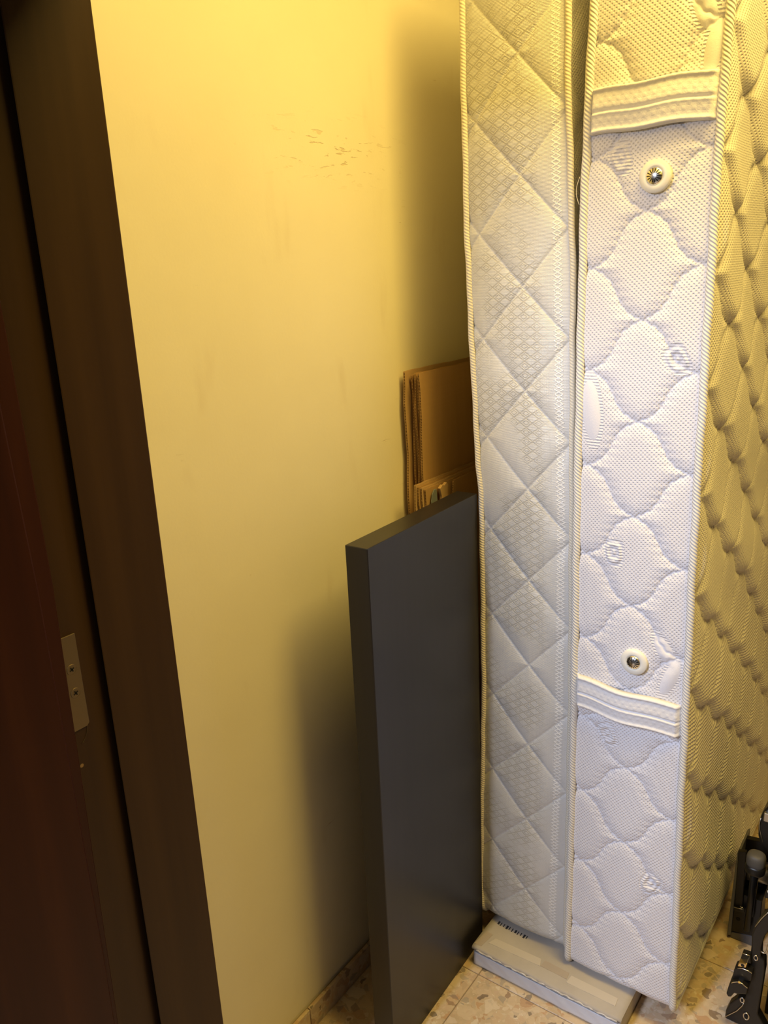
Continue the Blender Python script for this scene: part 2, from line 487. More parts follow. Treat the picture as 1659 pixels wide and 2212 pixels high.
tube('worn_arc', [(-.9418, .549 - .022 + .022 * math.cos(t) , 1.0215 - .034 * math.sin(t)) for t in th_], .0005, BRASS, jamb, seg=6)
# the open leaf
door = thing('door_1', (-.92, .1, 0), 'red-brown wooden door leaf standing open at the left edge', 'door', kind='structure')
zz_ = np.array([0.01, .30, .534, .70, 1.24, 1.60, 2.0])
yC = np.interp(zz_, [.0, .534, 1.24, 1.60, 2.0], [.486, .4965, .5130, .5085, .505])
yD = np.interp(zz_, [.0, .7, 1.25, 1.47, 2.0], [.482, .4925, .4916, .4840, .478])
V = []; F = []
for z, c, d in zip(zz_, yC, yD): V += [(-.936, d, z), (-.9035, d + .0005, z), (-.9035, c - .002, z), (-.9055, c, z), (-.936, c, z)]
n = len(zz_)
for i in range(n - 1):
    for k in range(5): F.append((i * 5 + k, i * 5 + (k + 1) % 5, i * 5 + 5 + (k + 1) % 5, i * 5 + 5 + k))
F += [(4, 3, 2, 1, 0), tuple(range(n * 5 - 5, n * 5))]
mk('edge_lipping', V, F, RED, door)
V = []; F = []
for z, d in zip(zz_, yD): V += [(-.936, -.30, z), (-.900, -.30, z), (-.900, d - .003, z), (-.9025, d, z), (-.936, d, z)]
for i in range(n - 1):
    for k in range(5): F.append((i * 5 + k, i * 5 + (k + 1) % 5, i * 5 + 5 + (k + 1) % 5, i * 5 + 5 + k))
F += [(4, 3, 2, 1, 0), tuple(range(n * 5 - 5, n * 5))]
mk('door_panel', V, F, RED, door)

# ------------------------------------------------------------------ mattresses
def lattice(x, v, a, b, k=0.0):
    p = (x / a + v / b) / 2; q = (x / a - v / b) / 2
    if k:
        p, q = p - k * np.sin(2 * PI * q), q + 0 - k * np.sin(2 * PI * p)
    s = 2 * a * b / math.hypot(a, b)
    dp = np.abs(p - np.round(p)) * s; dq = np.abs(q - np.round(q)) * s
    return np.minimum(dp, dq)
def puff(d, D, R):
    t = np.clip(d / R, 0, 1)
    return D * (1 - (1 - t) ** 2.2)

def perimeter(Y0, Y1, z0, z1, r, fine, rb=None):
    """rounded rectangle in (Y,z) from the middle of the bottom, round the front, top, back; returns pts, normals, v (=z on the front)"""
    rb = rb or r
    pts = []; nr = []; vv = []
    def line(a, b, nrm, n, v0, v1):
        for t in np.linspace(0, 1, n, endpoint=False):
            pts.append((a[0] + (b[0] - a[0]) * t, a[1] + (b[1] - a[1]) * t)); nr.append(nrm); vv.append(v0 + (v1 - v0) * t)
    def arc(c, rad, a0, a1, n, v0, v1):
        for t in np.linspace(0, 1, n, endpoint=False):
            a = a0 + (a1 - a0) * t
            pts.append((c[0] + rad * math.cos(a), c[1] + rad * math.sin(a))); nr.append((math.cos(a), math.sin(a))); vv.append(v0 + (v1 - v0) * t)
    q = PI / 2
    L = Y1 - Y0
    vb = z0 + rb - q * rb
    line((Y0 + L / 2, z0), (Y0 + rb, z0), (0, -1), 40, vb - (L / 2 - rb), vb)
    arc((Y0 + rb, z0 + rb), rb, -q, -PI, 32, vb, z0 + rb)
    line((Y0, z0 + rb), (Y0, z1 - r), (-1, 0), max(2, int((z1 - r - z0 - rb) / fine)), z0 + rb, z1 - r)
    vt = z1 - r + q * r
    arc((Y0 + r, z1 - r), r, PI, q, 24, z1 - r, vt)
    line((Y0 + r, z1), (Y1 - r, z1), (0, 1), 40, vt, vt + L - 2 * r)
    arc((Y1 - r, z1 - r), r, q, 0, 8, vt + L - 2 * r, vt + L)
    line((Y1, z1 - r), (Y1, z0 + r), (1, 0), 60, vt + L, vt + L + z1 - z0)
    arc((Y1 - r, z0 + r), r, 0, -q, 8, vt + L + z1 - z0, vt + L + z1 - z0 + .05)
    line((Y1 - r, z0), (Y0 + L / 2, z0), (0, -1), 30, 0, .001)
    return np.array(pts), np.array(nr), np.array(vv)

def mattress(name, base, label, Y0, Y1, z0, z1, XL, XR, r_cord, bulge, offs, nu, fine, border_mat, cord_mat, face_mat, face_off, rb, group, ysag=None):
    root = thing(name, base, label, 'mattress', group)
    xl = lambda z: np.interp(z, *zip(*XL)); xr = lambda z: np.interp(z, *zip(*XR))
    pts, nr, vv = perimeter(Y0, Y1, z0, z1, .035, fine, rb)
    pts = np.vstack([pts, pts[:1]]); nr = np.vstack([nr, nr[:1]]); vv = np.append(vv, vv[-1] + .001)
    sag = (lambda z: np.interp(z, *zip(*ysag))) if ysag else (lambda z: np.zeros_like(z))
    Y = pts[:, 0] + sag(pts[:, 1]); Z = pts[:, 1]
    l = xl(Z) + r_cord * .7; rr = xr(Z) - r_cord * .7
    u = np.linspace(-1, 1, nu)
    x_rel = u[None] * ((rr - l) / 2)[:, None]
    Xc = ((rr + l) / 2)[:, None]
    VV = np.broadcast_to(vv[:, None], x_rel.shape)
    off, flat = offs(x_rel, VV)
    edge = (1 - np.abs(u) ** 6)[None]
    o = bulge * (1 - u ** 2)[None] * .9 + off * np.clip((1 - np.abs(u)) / .06, 0, 1)[None] * 1.0
    o = o * np.ones_like(edge) - .003 * (np.abs(u) ** 10)[None]
    # neighbouring undersides stay flat so the mattress stands
    bottom = np.clip(-nr[:, 1], 0, 1)[:, None]; o = o * (1 - .92 * bottom)
    P = np.stack([Xc + x_rel, Y[:, None] + nr[:, :1] * o, Z[:, None] + nr[:, 1:] * o], -1)
    grid('border', P, border_mat, root, np.stack([x_rel, VV], -1), flat, flip=False)
    # cords round both face edges
    m = len(pts) - 1
    keep = [i for i in range(m) if (Y[i] < Y0 + .1 and (i % max(1, int(.006 / fine)) == 0 or Z[i] < z0 + rb)) or Y[i] >= Y0 + .1]
    for X in (l + r_cord * .3, rr - r_cord * .3):
        wob = .0006 * np.sin(Z * 29) + .0004 * np.sin(Z * 71 + 1)
        C = np.stack([X + wob, Y + nr[:, 0] * r_cord * .55, Z + nr[:, 1] * r_cord * .30 * (nr[:, 1] > 0)], -1)[keep]
        C[:, 2] = np.maximum(C[:, 2], z0 + r_cord * .98)
        tube('piping', C, r_cord, cord_mat, root, closed=True, seg=10)
    # big faces: rows in z, columns in Y
    for side, X, fo in ((1, xr, face_off[1]), (-1, xl, face_off[0])):
        st = fo[1]
        zs = np.concatenate([z0 + rb * (1 - np.cos(np.linspace(0, PI / 2, 12, endpoint=False))) * .999 + .0005, np.linspace(z0 + rb, z1 - .002, int((z1 - z0 - rb) / st))])
        rad = np.clip(z0 + rb - zs, 0, rb); cut = rb - np.sqrt(np.maximum(rb * rb - rad * rad, 0))
        ny = int((Y1 - Y0) / st)
        t = np.linspace(0, 1, ny)
        yy = (Y0 + cut + .002)[:, None] + t[None] * (Y1 - Y0 - .004 - 2 * cut)[:, None]
        zz = np.broadcast_to(zs[:, None], yy.shape)
        h = fo[0](yy, zz)
        ed = np.minimum(np.minimum(yy - Y0 - cut[:, None], Y1 - yy), np.minimum(zz - z0, z1 - zz))
        h = h * np.clip(ed / .03, 0, 1) ** .6
        Xs = X(zz) - side * r_cord * .7 + side * h
        P = np.stack([Xs, yy + sag(zz), zz], -1)
        grid('quilted_face', P, face_mat, root, np.stack([yy, zz], -1), np.zeros_like(yy), flip=(side < 0))
    return root, xl, xr

# --- thin ivory mattress (diamond quilted satin border)
def off1(x, v):
    d = lattice(x - .011, v - 1.945, .0895, .0971)
    return puff(d, .0036, .035) - .0016 * np.exp(-(d / .0022) ** 2), np.exp(-(d / .0016) ** 2) * (.35 + .65 * (np.sin(v * 900) > -.2))
def face1(y, z):
    d = lattice(y, z, .0895, .0971); return puff(d, .006, .04) - .010
def face1b(y, z): return face1(y, z) - .012 * np.clip((y - 1.44) / .05, 0, 1)
XL1 = [(0, -.834), (.06, -.838), (.16, -.842), (.42, -.835), (.67, -.826), (.95, -.824), (1.10, -.824), (1.147, -.8245), (1.20, -.829), (1.30, -.833), (1.45, -.839), (1.66, -.845), (2.2, -.846)]
XR1 = [(0, -.6080), (.076, -.6080), (.735, -.6075), (1.136, -.6115), (1.569, -.6165), (1.724, -.623), (1.871, -.6305), (2.2, -.635)]
m1, xl1, xr1 = mattress('mattress', (-.73, 2.1, .054), 'thin ivory mattress with shiny diamond-quilted border, standing nearest the wall', 1.442, 2.80, .0549, 2.16, XL1, XR1,
    .0058, .011, off1, 110, .0021, SATIN, CORDC, KNITF, ((face1b, .012), (face1, .012)), .040, 'mattresses standing on edge', [(0, 0), (.5, -.002), (2.2, -.022)])

# --- white mattress (ogee quilted knit border)
MOT = [(-.537, 1.758), (-.427, 1.432), (-.523, 1.071), (-.523, .684), (-.420, .366)]
PET = [(-.416, 1.955, .016, .036, .35), (-.399, 1.897, .013, .040, -.15), (-.577, 1.335, .018, .055, .1), (-.419, .890, .014, .034, .55), (-.407, .838, .013, .038, -.35)]
XL2 = [(0, -.606), (.054, -.6065), (.409, -.6045), (.746, -.6055), (1.142, -.6085), (1.569, -.6092), (1.722, -.6082), (1.865, -.6046), (2.0, -.5995), (2.2, -.596)]
XR2 = [(0, -.354), (.059, -.3545), (.286, -.3590), (.561, -.3655), (.813, -.3690), (1.109, -.3740), (1.375, -.3750), (1.562, -.3755), (1.687, -.3757), (1.787, -.3765), (1.863, -.3735), (1.955, -.3722), (2.2, -.371)]
def off2(x, v):
    jx = .0012 * np.sin(v * 410) ; jv = .0012 * np.sin(x * 460)
    d = lattice(x - .002 + jx, v - 1.672 + jv, .0935, .0880, .062)
    o = puff(d, .0043, .030) - .0016 * np.exp(-(d / .0024) ** 2)
    flat = np.zeros_like(x)
    mid = (np.interp(v, *zip(*XL2)) + np.interp(v, *zip(*XR2))) / 2
    X = x + mid
    for k, (mx, mz) in enumerate(MOT):
        dx = (X - mx); dz = (v - mz); an = (.25, .55, .1, .45, -.5)[k]
        a = dx * math.cos(an) + dz * math.sin(an); b = -dx * math.sin(an) + dz * math.cos(an)
        R = (np.abs(a / .020) ** 3 + np.abs(b / .027) ** 3) ** (1 / 3) * (1 + .10 * np.sin(a * 120 + b * 70))
        w = (R < 1.05)
        rings = np.where(w, .0017 * np.cos(R * PI * 3.4) * (1 - np.clip((R - .85) / .2, 0, 1)), 0)
        o = o + rings; flat = np.where(w, .62, flat)
    for (mx, mz, ra, rb_, an) in PET:
        dx = (X - mx); dz = (v - mz)
        a = dx * math.cos(an) + dz * math.sin(an); b = -dx * math.sin(an) + dz * math.cos(an)
        R = np.sqrt((a / ra) ** 2 + (b / rb_) ** 2)
        o = o + .0040 * np.clip(1 - R * R, 0, 1)
        flat = np.where(R < 1, 1.0, np.where(R < 1.35, np.maximum(flat, .6), flat))
    return o, flat
def face2(y, z):
    zz = z + .02 * np.sin(y * 5.0 + z * 2.0)
    d = lattice(y - 1.53, zz - 1.10, .118, .0905, .062)
    x = (y - 1.53) / .118; v = (zz - 1.10) / .0905
    p = (x + v) / 2; q = (x - v) / 2
    p, q = p - .062 * np.sin(2 * PI * q), q - .062 * np.sin(2 * PI * p)
    s = (1 - ((p - np.floor(p)) - (q - np.floor(q)))) / 2            # 0 at the top of a pad, 1 at its foot
    o = puff(d, 1.0, .030) * (.0045 + .0125 * np.clip(s, 0, 1) ** 1.3) - .0015 * np.exp(-(d / .004) ** 2)
    wave = .010 * np.sin((y * .55 + z) * 17 + 1.2 * np.sin(z * 6)) * np.clip((y - 1.50) / .12, 0, 1)
    return o + wave * .30 + .002 * np.sin(z * 11 + y * 23)
def face2l(y, z): return puff(lattice(y - 1.53, z - 1.10, .118, .0905, .062), .008, .05) - .012
m2, xl2, xr2 = mattress('mattress', (-.485, 2.1, .054), 'thick white mattress with ogee-quilted knit border, two handles and two vents', 1.420, 2.80, .0549, 2.16, XL2, XR2,
    .0074, .0075, off2, 150, .0016, KNIT, CORD, KNITF, ((face2l, .012), (face2, .0045)), .030, 'mattresses standing on edge')

# handles on the white mattress
def strap(z_top_l, z_top_r, hgt, loose):
    nu, nz = 60, 46
    u = np.linspace(0, 1, nu); w = np.linspace(0, 1, nz)
    zt = z_top_l + (z_top_r - z_top_l) * u
    z = zt[:, None] - hgt * w[None]
    prof = .0035 + .0045 * np.sin(PI * w)                       # webbing body
    prof = prof + .0042 * np.exp(-((w - .055) / .05) ** 2) + .0042 * np.exp(-((w - .945) / .05) ** 2) - .0036 * np.exp(-((w - .52) / .035) ** 2) + .0015 * np.exp(-((w - .58) / .03) ** 2)
    prof = np.where((w <= 0) | (w >= 1), -.004, prof)
    x0 = xl2(z) + .0095; x1 = xr2(z) - .0095
    X = x0 + (x1 - x0) * u[:, None]
    arch = (loose * np.sin(PI * u) ** .8)[:, None]
    endr = np.clip(np.minimum(u, 1 - u) / .05, 0, 1)[:, None]
    Yo = 1.420 + .004 * (1 - endr) - (.0095 + prof[None]) * endr - arch - .004 * np.sin(PI * u)[:, None] + .002 * np.sin(u * 9)[:, None]
    P = np.stack([X, Yo, z + .0016 * np.sin(u * 11)[:, None]], -1)
    o = grid('handle', P, STRAP, m2, np.stack([X, z], -1))
    s = o.modifiers.new('thickness', 'SOLIDIFY'); s.thickness = .003; s.offset = -1
    o['label'] = 'white webbing carry handle'
    return o
strap(1.866, 1.868, .0705, .006)
strap(.797, .789, .068, .005)
# air vents
for (vx, vz) in ((-.4765, 1.723), (-.4740, .858)):
    vy = 1.420 - .0165
    v_ = disc('vent_ring', (vx, vy, vz), (0, -1, .02), [(.0255, -.008), (.0258, 0), (.0245, .0018), (.0165, .0030), (.0142, .0024), (.0138, .001)], IVORY, m2, 48)
    v_['label'] = 'ivory plastic vent ring'
    c_ = disc('vent_cap', (vx, vy, vz), (0, -1, .02), [(.0140, .0005), (.0136, .0026), (.0115, .0046), (.0075, .0062), (.003, .0070), (0, .0072)], CHROME, v_, 48)
    for k in range(14):
        an = 2 * PI * k / 14
        ca, sa = math.cos(an), math.sin(an)
        V = []
        for (rr_, w_, hh) in ((.0040, .0004, .0072), (.0080, .0008, .0063), (.0122, .0008, .0043)):
            V += [(vx + ca * rr_ - sa * w_, vy - hh, vz + sa * rr_ + ca * w_), (vx + ca * rr_ + sa * w_, vy - hh, vz + sa * rr_ - ca * w_)]
        V += [(a, b + .0012, c) for a, b, c in V]
        mk('vent_slot', V, [(0, 1, 3, 2), (2, 3, 5, 4), (6, 8, 9, 7), (8, 10, 11, 9), (0, 2, 8, 6), (2, 4, 10, 8), (1, 7, 9, 3), (3, 9, 11, 5), (0, 6, 7, 1), (4, 5, 11, 10)], BLACK, v_)
# loose threads
tube('loose_thread', [(-.850 - .004 * math.sin(i * .5), 1.437 - .004 * i / 12, 2.01 - i * .006) for i in range(14)], .0005, THREAD, m1, seg=5)
tube('loose_thread', [(-.6085 - .006 * math.sin(i / 13 * PI), 1.412, 1.735 - i * .0035) for i in range(14)], .0005, THREAD, m2, seg=5)

# ------------------------------------------------------------------ flat carton under the mattresses
cb = thing('flat_carton', (-.62, 1.8, 0), 'flat grey-brown taped carton lying under the two mattresses', 'box')
bx0, bx1, by0, by1, bh = -.808, -.4445, 1.3425, 2.45, .0535
box('carton_body', bx0 + .002, bx1 - .002, by0 + .003, by1, .0005, .0395, BOX, cb, .003)
# lid flap slightly proud, with a bent lip over the front
ly = [by0 - .0005, by0 + .0015, by0 + .006, by0 + .05, by0 + .12, by1]
lz = [.0475, .0515, .0535, .0538, .0536, .0532]
V = []; F = []
nx = 24
for i, (y, z) in enumerate(zip(ly, lz)):
    for j in range(nx):
        x = bx0 + (bx1 - bx0) * j / (nx - 1)
        w = .0010 * math.sin(j * 1.7) * (1 if i < 3 else .15)
        V.append((x, y + (.0012 * math.sin(j * .9) if i < 3 else 0), z + w * .6 - .002 * math.sin(PI * j / (nx - 1)) * (i < 3) * 0))
off_ = len(V); V += [(x, y + .0025 if k < nx else y, z - .0042) for k, (x, y, z) in enumerate(V)]
def idx(i, j, s): return s * off_ + i * nx + j
for i in range(len(ly) - 1):
    for j in range(nx - 1):
        F += [(idx(i, j, 0), idx(i, j + 1, 0), idx(i + 1, j + 1, 0), idx(i + 1, j, 0)), (idx(i, j, 1), idx(i + 1, j, 1), idx(i + 1, j + 1, 1), idx(i, j + 1, 1))]
for j in range(nx - 1): F += [(idx(0, j, 1), idx(0, j + 1, 1), idx(0, j + 1, 0), idx(0, j, 0))]
for i in range(len(ly) - 1): F += [(idx(i, 0, 0), idx(i + 1, 0, 0), idx(i + 1, 0, 1), idx(i, 0, 1)), (idx(i, nx - 1, 0), idx(i, nx - 1, 1), idx(i + 1, nx - 1, 1), idx(i + 1, nx - 1, 0))]
lid = mk('lid_flap', V, F, BOX, cb, smooth=True)
def patch(name, poly, z, mat, parent):
    n_ = len(poly); return prism(name, poly, z, z + .0008, mat, parent, 0, 'z')
patch('tape_patch', [(-.779, 1.371), (-.770, 1.392), (-.655, 1.397), (-.648, 1.377)], .0536, TAPEL, cb)
patch('tape_patch', [(-.648, 1.378), (-.645, 1.398), (-.585, 1.396), (-.583, 1.377)], .0536, TAPED, cb)
patch('tape_patch', [(-.580, 1.369), (-.578, 1.392), (-.470, 1.392), (-.468, 1.370)], .0536, TAPEL, cb)
patch('tape_patch', [(-.806, 1.352), (-.800, 1.400), (-.782, 1.398), (-.788, 1.352)], .0536, TAPED, cb)
# tape strip along the front lip and on the front face
tube('tape_edge', [(bx0 + .012 + (bx1 - bx0 - .02) * i / 60, by0 - .0006 + .0009 * math.sin(i * 2.1), .0468 + .0011 * math.sin(i * 1.3)) for i in range(61)], [.0013 + .0009 * abs(math.sin(i * .8)) for i in range(61)], TAPE, cb, seg=8)
nx2 = 70
P = np.zeros((12, nx2, 3))
for i in range(12):
    for j in range(nx2):
        x = bx0 + .006 + (bx1 - bx0 - .012) * j / (nx2 - 1)
        P[i, j] = (x, by0 + .0015 - .0009 * math.sin(j * .7 + i * .4) * math.sin(PI * i / 11) - .0012 * math.exp(-((j - 44) / 3) ** 2), .003 + .0355 * i / 11)
ft = grid('front_tape', P, TAPE2, cb, flip=False); sm = ft.modifiers.new('thickness', 'SOLIDIFY'); sm.thickness = .001
# printed letters half hidden by the mattress
for k in range(11):
    x = -.790 + k * .0078; y = 1.4285 - k * .0004
    box('printed_mark', x, x + (.0022 if k % 3 else .0046), y + .0060 - .0015 * (k % 2), y + .016, .0537, .0540, INK, cb)

# ------------------------------------------------------------------ black board leaning in the gap
bd = thing('black_board', (-.84, 1.4, 0), 'tall black rectangular tabletop board standing on edge against the mattress', 'board')
th_b = math.atan2(-.011, .40)
def bd_pt(s, t, z): return (-.8145 + math.sin(th_b) * s - t * math.cos(th_b), 1.033 + math.cos(th_b) * s + t * math.sin(th_b), z)
def slab(name, s0, s1, t0, t1, z0, z1, mat, parent, bv):
    V = [bd_pt(s, t, z) for z in (z0, z1) for s in (s0, s1) for t in (t0, t1)]
    F = [(0, 1, 3, 2), (4, 6, 7, 5), (0, 4, 5, 1), (2, 3, 7, 6), (0, 2, 6, 4), (1, 5, 7, 3)]
    o = mk(name, V, F, mat, parent)
    return bevel(o, bv)
slab('core', 0, .392, 0, .048, .0008, 1.1435, PANEL, bd, .0012)
slab('edge_band', -.0006, .0006, .0008, .0472, .0016, 1.1427, PANEL, bd, .0003)

# ------------------------------------------------------------------ flattened cardboard by the wall
def sheet(x, y0, y1, z1, thick, label, jit, tilt=0.0, mat=None, name='cardboard_sheet'):
    root = thing(name, (x, (y0 + y1) / 2, 0), label, 'cardboard', 'flattened cardboard against the wall')
    n = 40
    zs = np.linspace(0, z1, n)
    yl = y0 + jit * (rng.random(n) - .5) + .002 * np.sin(zs * 30 + x * 900) + tilt * (z1 - zs)
    yt = np.linspace(y0, y1, 26); zt = z1 + jit * .8 * (rng.random(26) - .5)
    out = [(yl[i], zs[i]) for i in range(n - 1)] + [(yt[i] if i else yl[-1], zt[i]) for i in range(26)] + [(y1, 0.0)]
    t = thick
    prism('front_liner', out, x - .0008, x, mat or CARD, root, 0, 'x')
    inn = [(a + (.0012 if a < y0 + .02 else 0), b - (.0012 if b > z1 - .02 else 0)) for a, b in out]
    prism('corrugated_core', inn, x - t + .0008, x - .0008, FLUTE, root, 0, 'x')
    prism('back_liner', [(a + .0005 * random.random(), b) for a, b in out], x - t, x - t + .0008, mat or CARD, root, 0, 'x')
    return root
gx = WX + .0135
sheet(gx + .0055, 1.432, 2.25, 1.3885, .0052, 'large back cardboard sheet flat against the cream wall', .003, .006, CARD2)
labels = ['first thin cardboard sheet in front of the wall sheet', 'second cardboard sheet of the upper bundle, counted from the wall', 'third cardboard sheet of the upper bundle, counted from the wall',
          'fourth cardboard sheet of the upper bundle, counted from the wall', 'fifth cardboard sheet of the upper bundle, just behind the broad front one']
xs = gx + .0115
for k, lb in enumerate(labels):
    sheet(xs + .0046, 1.4440 - .0020 * k + .004 * (k % 2), 2.05, 1.379 + .0025 * (k % 3), .0042, lb, .0034, .004 * (k % 2) - .003 + .012, CARD2 if k % 2 else CARD); xs += .0054
sheet(xs + .0062, 1.4300, 2.10, 1.3865, .0046, 'broad brown cardboard sheet at the front of the upper bundle', .0026, -.002 + .014, CARD); xs += .0100
low = ['rearmost sheet of the low cardboard stack above the black board', 'second sheet of the low cardboard stack above the black board', 'third sheet of the low cardboard stack above the black board', 'front sheet of the low cardboard stack above the black board']
for k, lb in enumerate(low):
    sheet(xs + .0052, 1.388 + .0065 * k - .0055 * k * .6, 1.95, 1.1535 - .003 * k, .0044, lb, .0036, .004, CARD2 if k % 2 == 0 else CARD); xs += .0060
sheet(xs + .0075, 1.500, 1.90, 1.1430, .0044, 'short cardboard offcut leaning behind the black board top edge', .004, -.30 * .5, CARD)
# torn scrap and blue-grey flap tucked in the low stack
sc_ = thing('torn_scrap', (xs + .004, 1.45, 1.10), 'pale torn cardboard scrap poking above the black board', 'cardboard', 'flattened cardboard against the wall')
prism('torn_layers', [(1.447, 1.0), (1.441, 1.120), (1.434, 1.140), (1.445, 1.146), (1.452, 1.143), (1.461, 1.148), (1.468, 1.141), (1.464, 1.126), (1.470, 1.10), (1.466, 1.0)], xs + .006, xs + .013, CARD2, sc_, .0006, 'x')
bf = prism('paper_flap', [(1.412, 1.0), (1.410, 1.115), (1.414, 1.131), (1.422, 1.140), (1.431, 1.139), (1.433, 1.120), (1.430, 1.0)], xs + .0035, xs + .0060, BLUEG, None, .0008, 'x')
tag(bf, 'small blue-grey paper flap between cardboard sheets', 'paper')

# ------------------------------------------------------------------ black equipment at the lower right
def sc17(pts, Y=1.755):
    k = Y / 1.80
    return [(x * k, 1.6 - (1.6 - z) * k) for x, z in pts]
Y1 = 1.755
st = thing('knob_stand', (-.30, 1.80, 0), 'black upright metal stand with a rounded grey knob, behind the hooked bar', 'stand')
k_ = Y1 / 1.80
A = sc17([(-.3350, .2140), (-.3285, .2200), (-.3318, -.0290), (-.3405, -.0318)])
prism('grey_side_strip', [A[0], A[1], A[2], A[3]], Y1 - .004, Y1 + .10, GREYP, st, .002)
prism('face_plate', sc17([(-.3300, .1000), (-.2700, .1000), (-.2700, -.0060), (-.3333, -.0182)]), Y1, Y1 + .05, BLACK, st, .002)
prism('back_plate', sc17([(-.3300, .2150), (-.2600, .2250), (-.2600, .0700), (-.3320, .0600)]), Y1 + .06, Y1 + .075, BLACK, st, .002)
prism('flat_bar', sc17([(-.3321, .2230), (-.3140, .2285), (-.3104, .0660), (-.3283, .0600)]), Y1 - .006, Y1 + .004, BLACK, st, .0015)
prism('flat_bar', sc17([(-.2955, .2100), (-.2830, .2150), (-.2835, .0560), (-.2954, .0500)]), Y1 - .010, Y1 + .0, BLACK, st, .0015)
c = sc17([(-.330, .148), (-.255, .160)])
tube('steel_cylinder', [(c[0][0], Y1 + .035, c[0][1]), ((c[0][0] + c[1][0]) / 2, Y1 + .035, (c[0][1] + c[1][1]) / 2), (c[1][0], Y1 + .035, c[1][1])], .025, STEEL, st, seg=28)
cp = sc17([(-.3290, .0655), (-.3040, .0700), (-.3045, .0605), (-.3292, .0550)])
prism('latch_clip', cp, Y1 - .012, Y1 - .004, BLACK, st, .001)
tube('latch_wire', [(cp[0][0], Y1 - .0125, cp[0][1]), (cp[1][0], Y1 - .0125, cp[1][1])], .0009, CHROME, st, seg=6)
cc = sc17([(-.3150, .0745), (-.3060, .0730)])
tube('latch_wire', [(cc[0][0], Y1 - .0125, cc[0][1]), (cc[1][0], Y1 - .0125, cc[1][1])], .0012, CHROME, st, seg=6)
h_ = sc17([(-.3189, .0249)])[0]
disc('bolt_hole', (h_[0], Y1 - .0006, h_[1]), (0, -1, 0), [(.0048, 0), (.0044, .0006), (.003, .0002), (0, 0)], DARK, st, 20)
prism('foot', [(-.326, .0005), (-.262, .0005), (-.262, .034), (-.326, .018)], Y1 + .002, Y1 + .11, GREYP, st, .003)
# knob: oval lathe, pale cap on a black collar
nu_, nv_ = 30, 40
kx, ky, kz = -.2795, 1.722, .262
P = np.zeros((nu_, nv_ + 1, 3))
for i in range(nu_):
    f = i / (nu_ - 1); ph = PI * f
    for j in range(nv_ + 1):
        an = 2 * PI * j / nv_
        ex = lambda c, p: math.copysign(abs(c) ** p, c)
        rr_ = ex(math.sin(ph), .55)
        P[i, j] = (kx + .0205 * rr_ * ex(math.cos(an), .8), ky + .020 * rr_ * ex(math.sin(an), .8), kz + .019 * ex(math.cos(ph), .7) + .010)
kb = grid('knob_cap', P, RUBBER, st, flip=True); kb['label'] = 'rounded grey rubber knob'
P2 = P.copy(); P2[..., 0] = kx + (P[..., 0] - kx) * 1.08; P2[..., 1] = ky + (P[..., 1] - ky) * 1.08; P2[..., 2] = (P[..., 2] - kz - .010) * .72 + kz - .012
grid('knob_collar', P2, BLACK, st, flip=True)
tube('knob_stem', [(kx - .003, ky + .008, kz - .02), (kx - .006, Y1 - .012, .17), (kx - .008, Y1 - .012, .055)], .0075, BLACK, st, seg=14)

Y2 = 1.52
br = thing('hooked_bar', (-.20, 1.55, 0), 'black enamelled metal bar with hooked brackets and eyelets at the lower right', 'metal frame')
BL = [(-.2122, .3197), (-.2207, .3047), (-.2263, .2932), (-.2359, .2686), (-.2408, .2463), (-.2393, .2161), (-.2398, .1911), (-.2434, .1598), (-.2441, .1366), (-.2482, .0996), (-.2567, .0852), (-.2567, .0735), (-.2601, .0609), (-.2700, .0394), (-.2755, .0169), (-.2770, .0005)]
BR = [(-.180, .0005), (-.2134, .0509), (-.2114, .11), (-.2095, .1679), (-.2116, .1935), (-.2194, .1981), (-.2207, .224), (-.2164, .2527), (-.2084, .2744), (-.185, .300), (-.165, .315), (-.165, .345), (-.195, .332)]
prism('main_bar', BL + BR, Y2, Y2 + .022, BLACK, br, .0028)
prism('rear_bar', [(x + .018, z) for x, z in [(-.2280, .0005), (-.225, .12), (-.222, .22), (-.19, .30), (-.15, .32), (-.15, .28), (-.18, .22), (-.185, .0005)]], Y2 + .06, Y2 + .085, BLACK, br, .0028)
box('upright', -.185, -.135, Y2 + .0, Y2 + .30, .0005, .46, BLACK, br, .006)
prism('tab', [(-.2533, .1987), (-.2383, .2004), (-.2350, .1805), (-.2560, .1770)], Y2 - .010, Y2 + .004, BLACK, br, .0012)
tube('bright_edge', [(-.2533, Y2 - .0102, .1985), (-.2458, Y2 - .0102, .1995), (-.2385, Y2 - .0102, .2000)], .0008, CHROME, br, seg=6)
nt_ = prism('square_nut', [(-.2558, .1838), (-.2401, .1895), (-.2413, .1785), (-.2575, .1734)], Y2 - .024, Y2 - .008, GOLD, br, .0015)
disc('nut_hole', (-.2480, Y2 - .0242, .1820), (0, -1, .25), [(.0036, 0), (.0032, .0006), (.002, .0003), (0, .0002)], DARK, nt_, 20)
prism('bracket', [(-.2644, .1572), (-.2580, .1638), (-.2482, .1686), (-.2380, .1689), (-.2294, .1667), (-.2300, .1458), (-.2672, .1248)], Y2 - .018, Y2 + .008, BLACK, br, .0014)
tube('bright_edge', [(-.2580, Y2 - .0182, .1634), (-.2530, Y2 - .0182, .1664), (-.2482, Y2 - .0182, .1682), (-.2380, Y2 - .0182, .1685), (-.2300, Y2 - .0182, .1665)], .0009, CHROME, br, seg=6)
prism('hook_plate', [(-.2662, .1286), (-.2615, .1341), (-.2533, .1395), (-.2448, .1400), (-.2333, .1342), (-.2345, .1164), (-.2534, .1063), (-.2577, .1060), (-.2607, .0996), (-.2636, .0921), (-.2695, .0897), (-.2734, .0955), (-.2693, .1233)], Y2 - .028, Y2 + .006, BLACK, br, .0018)
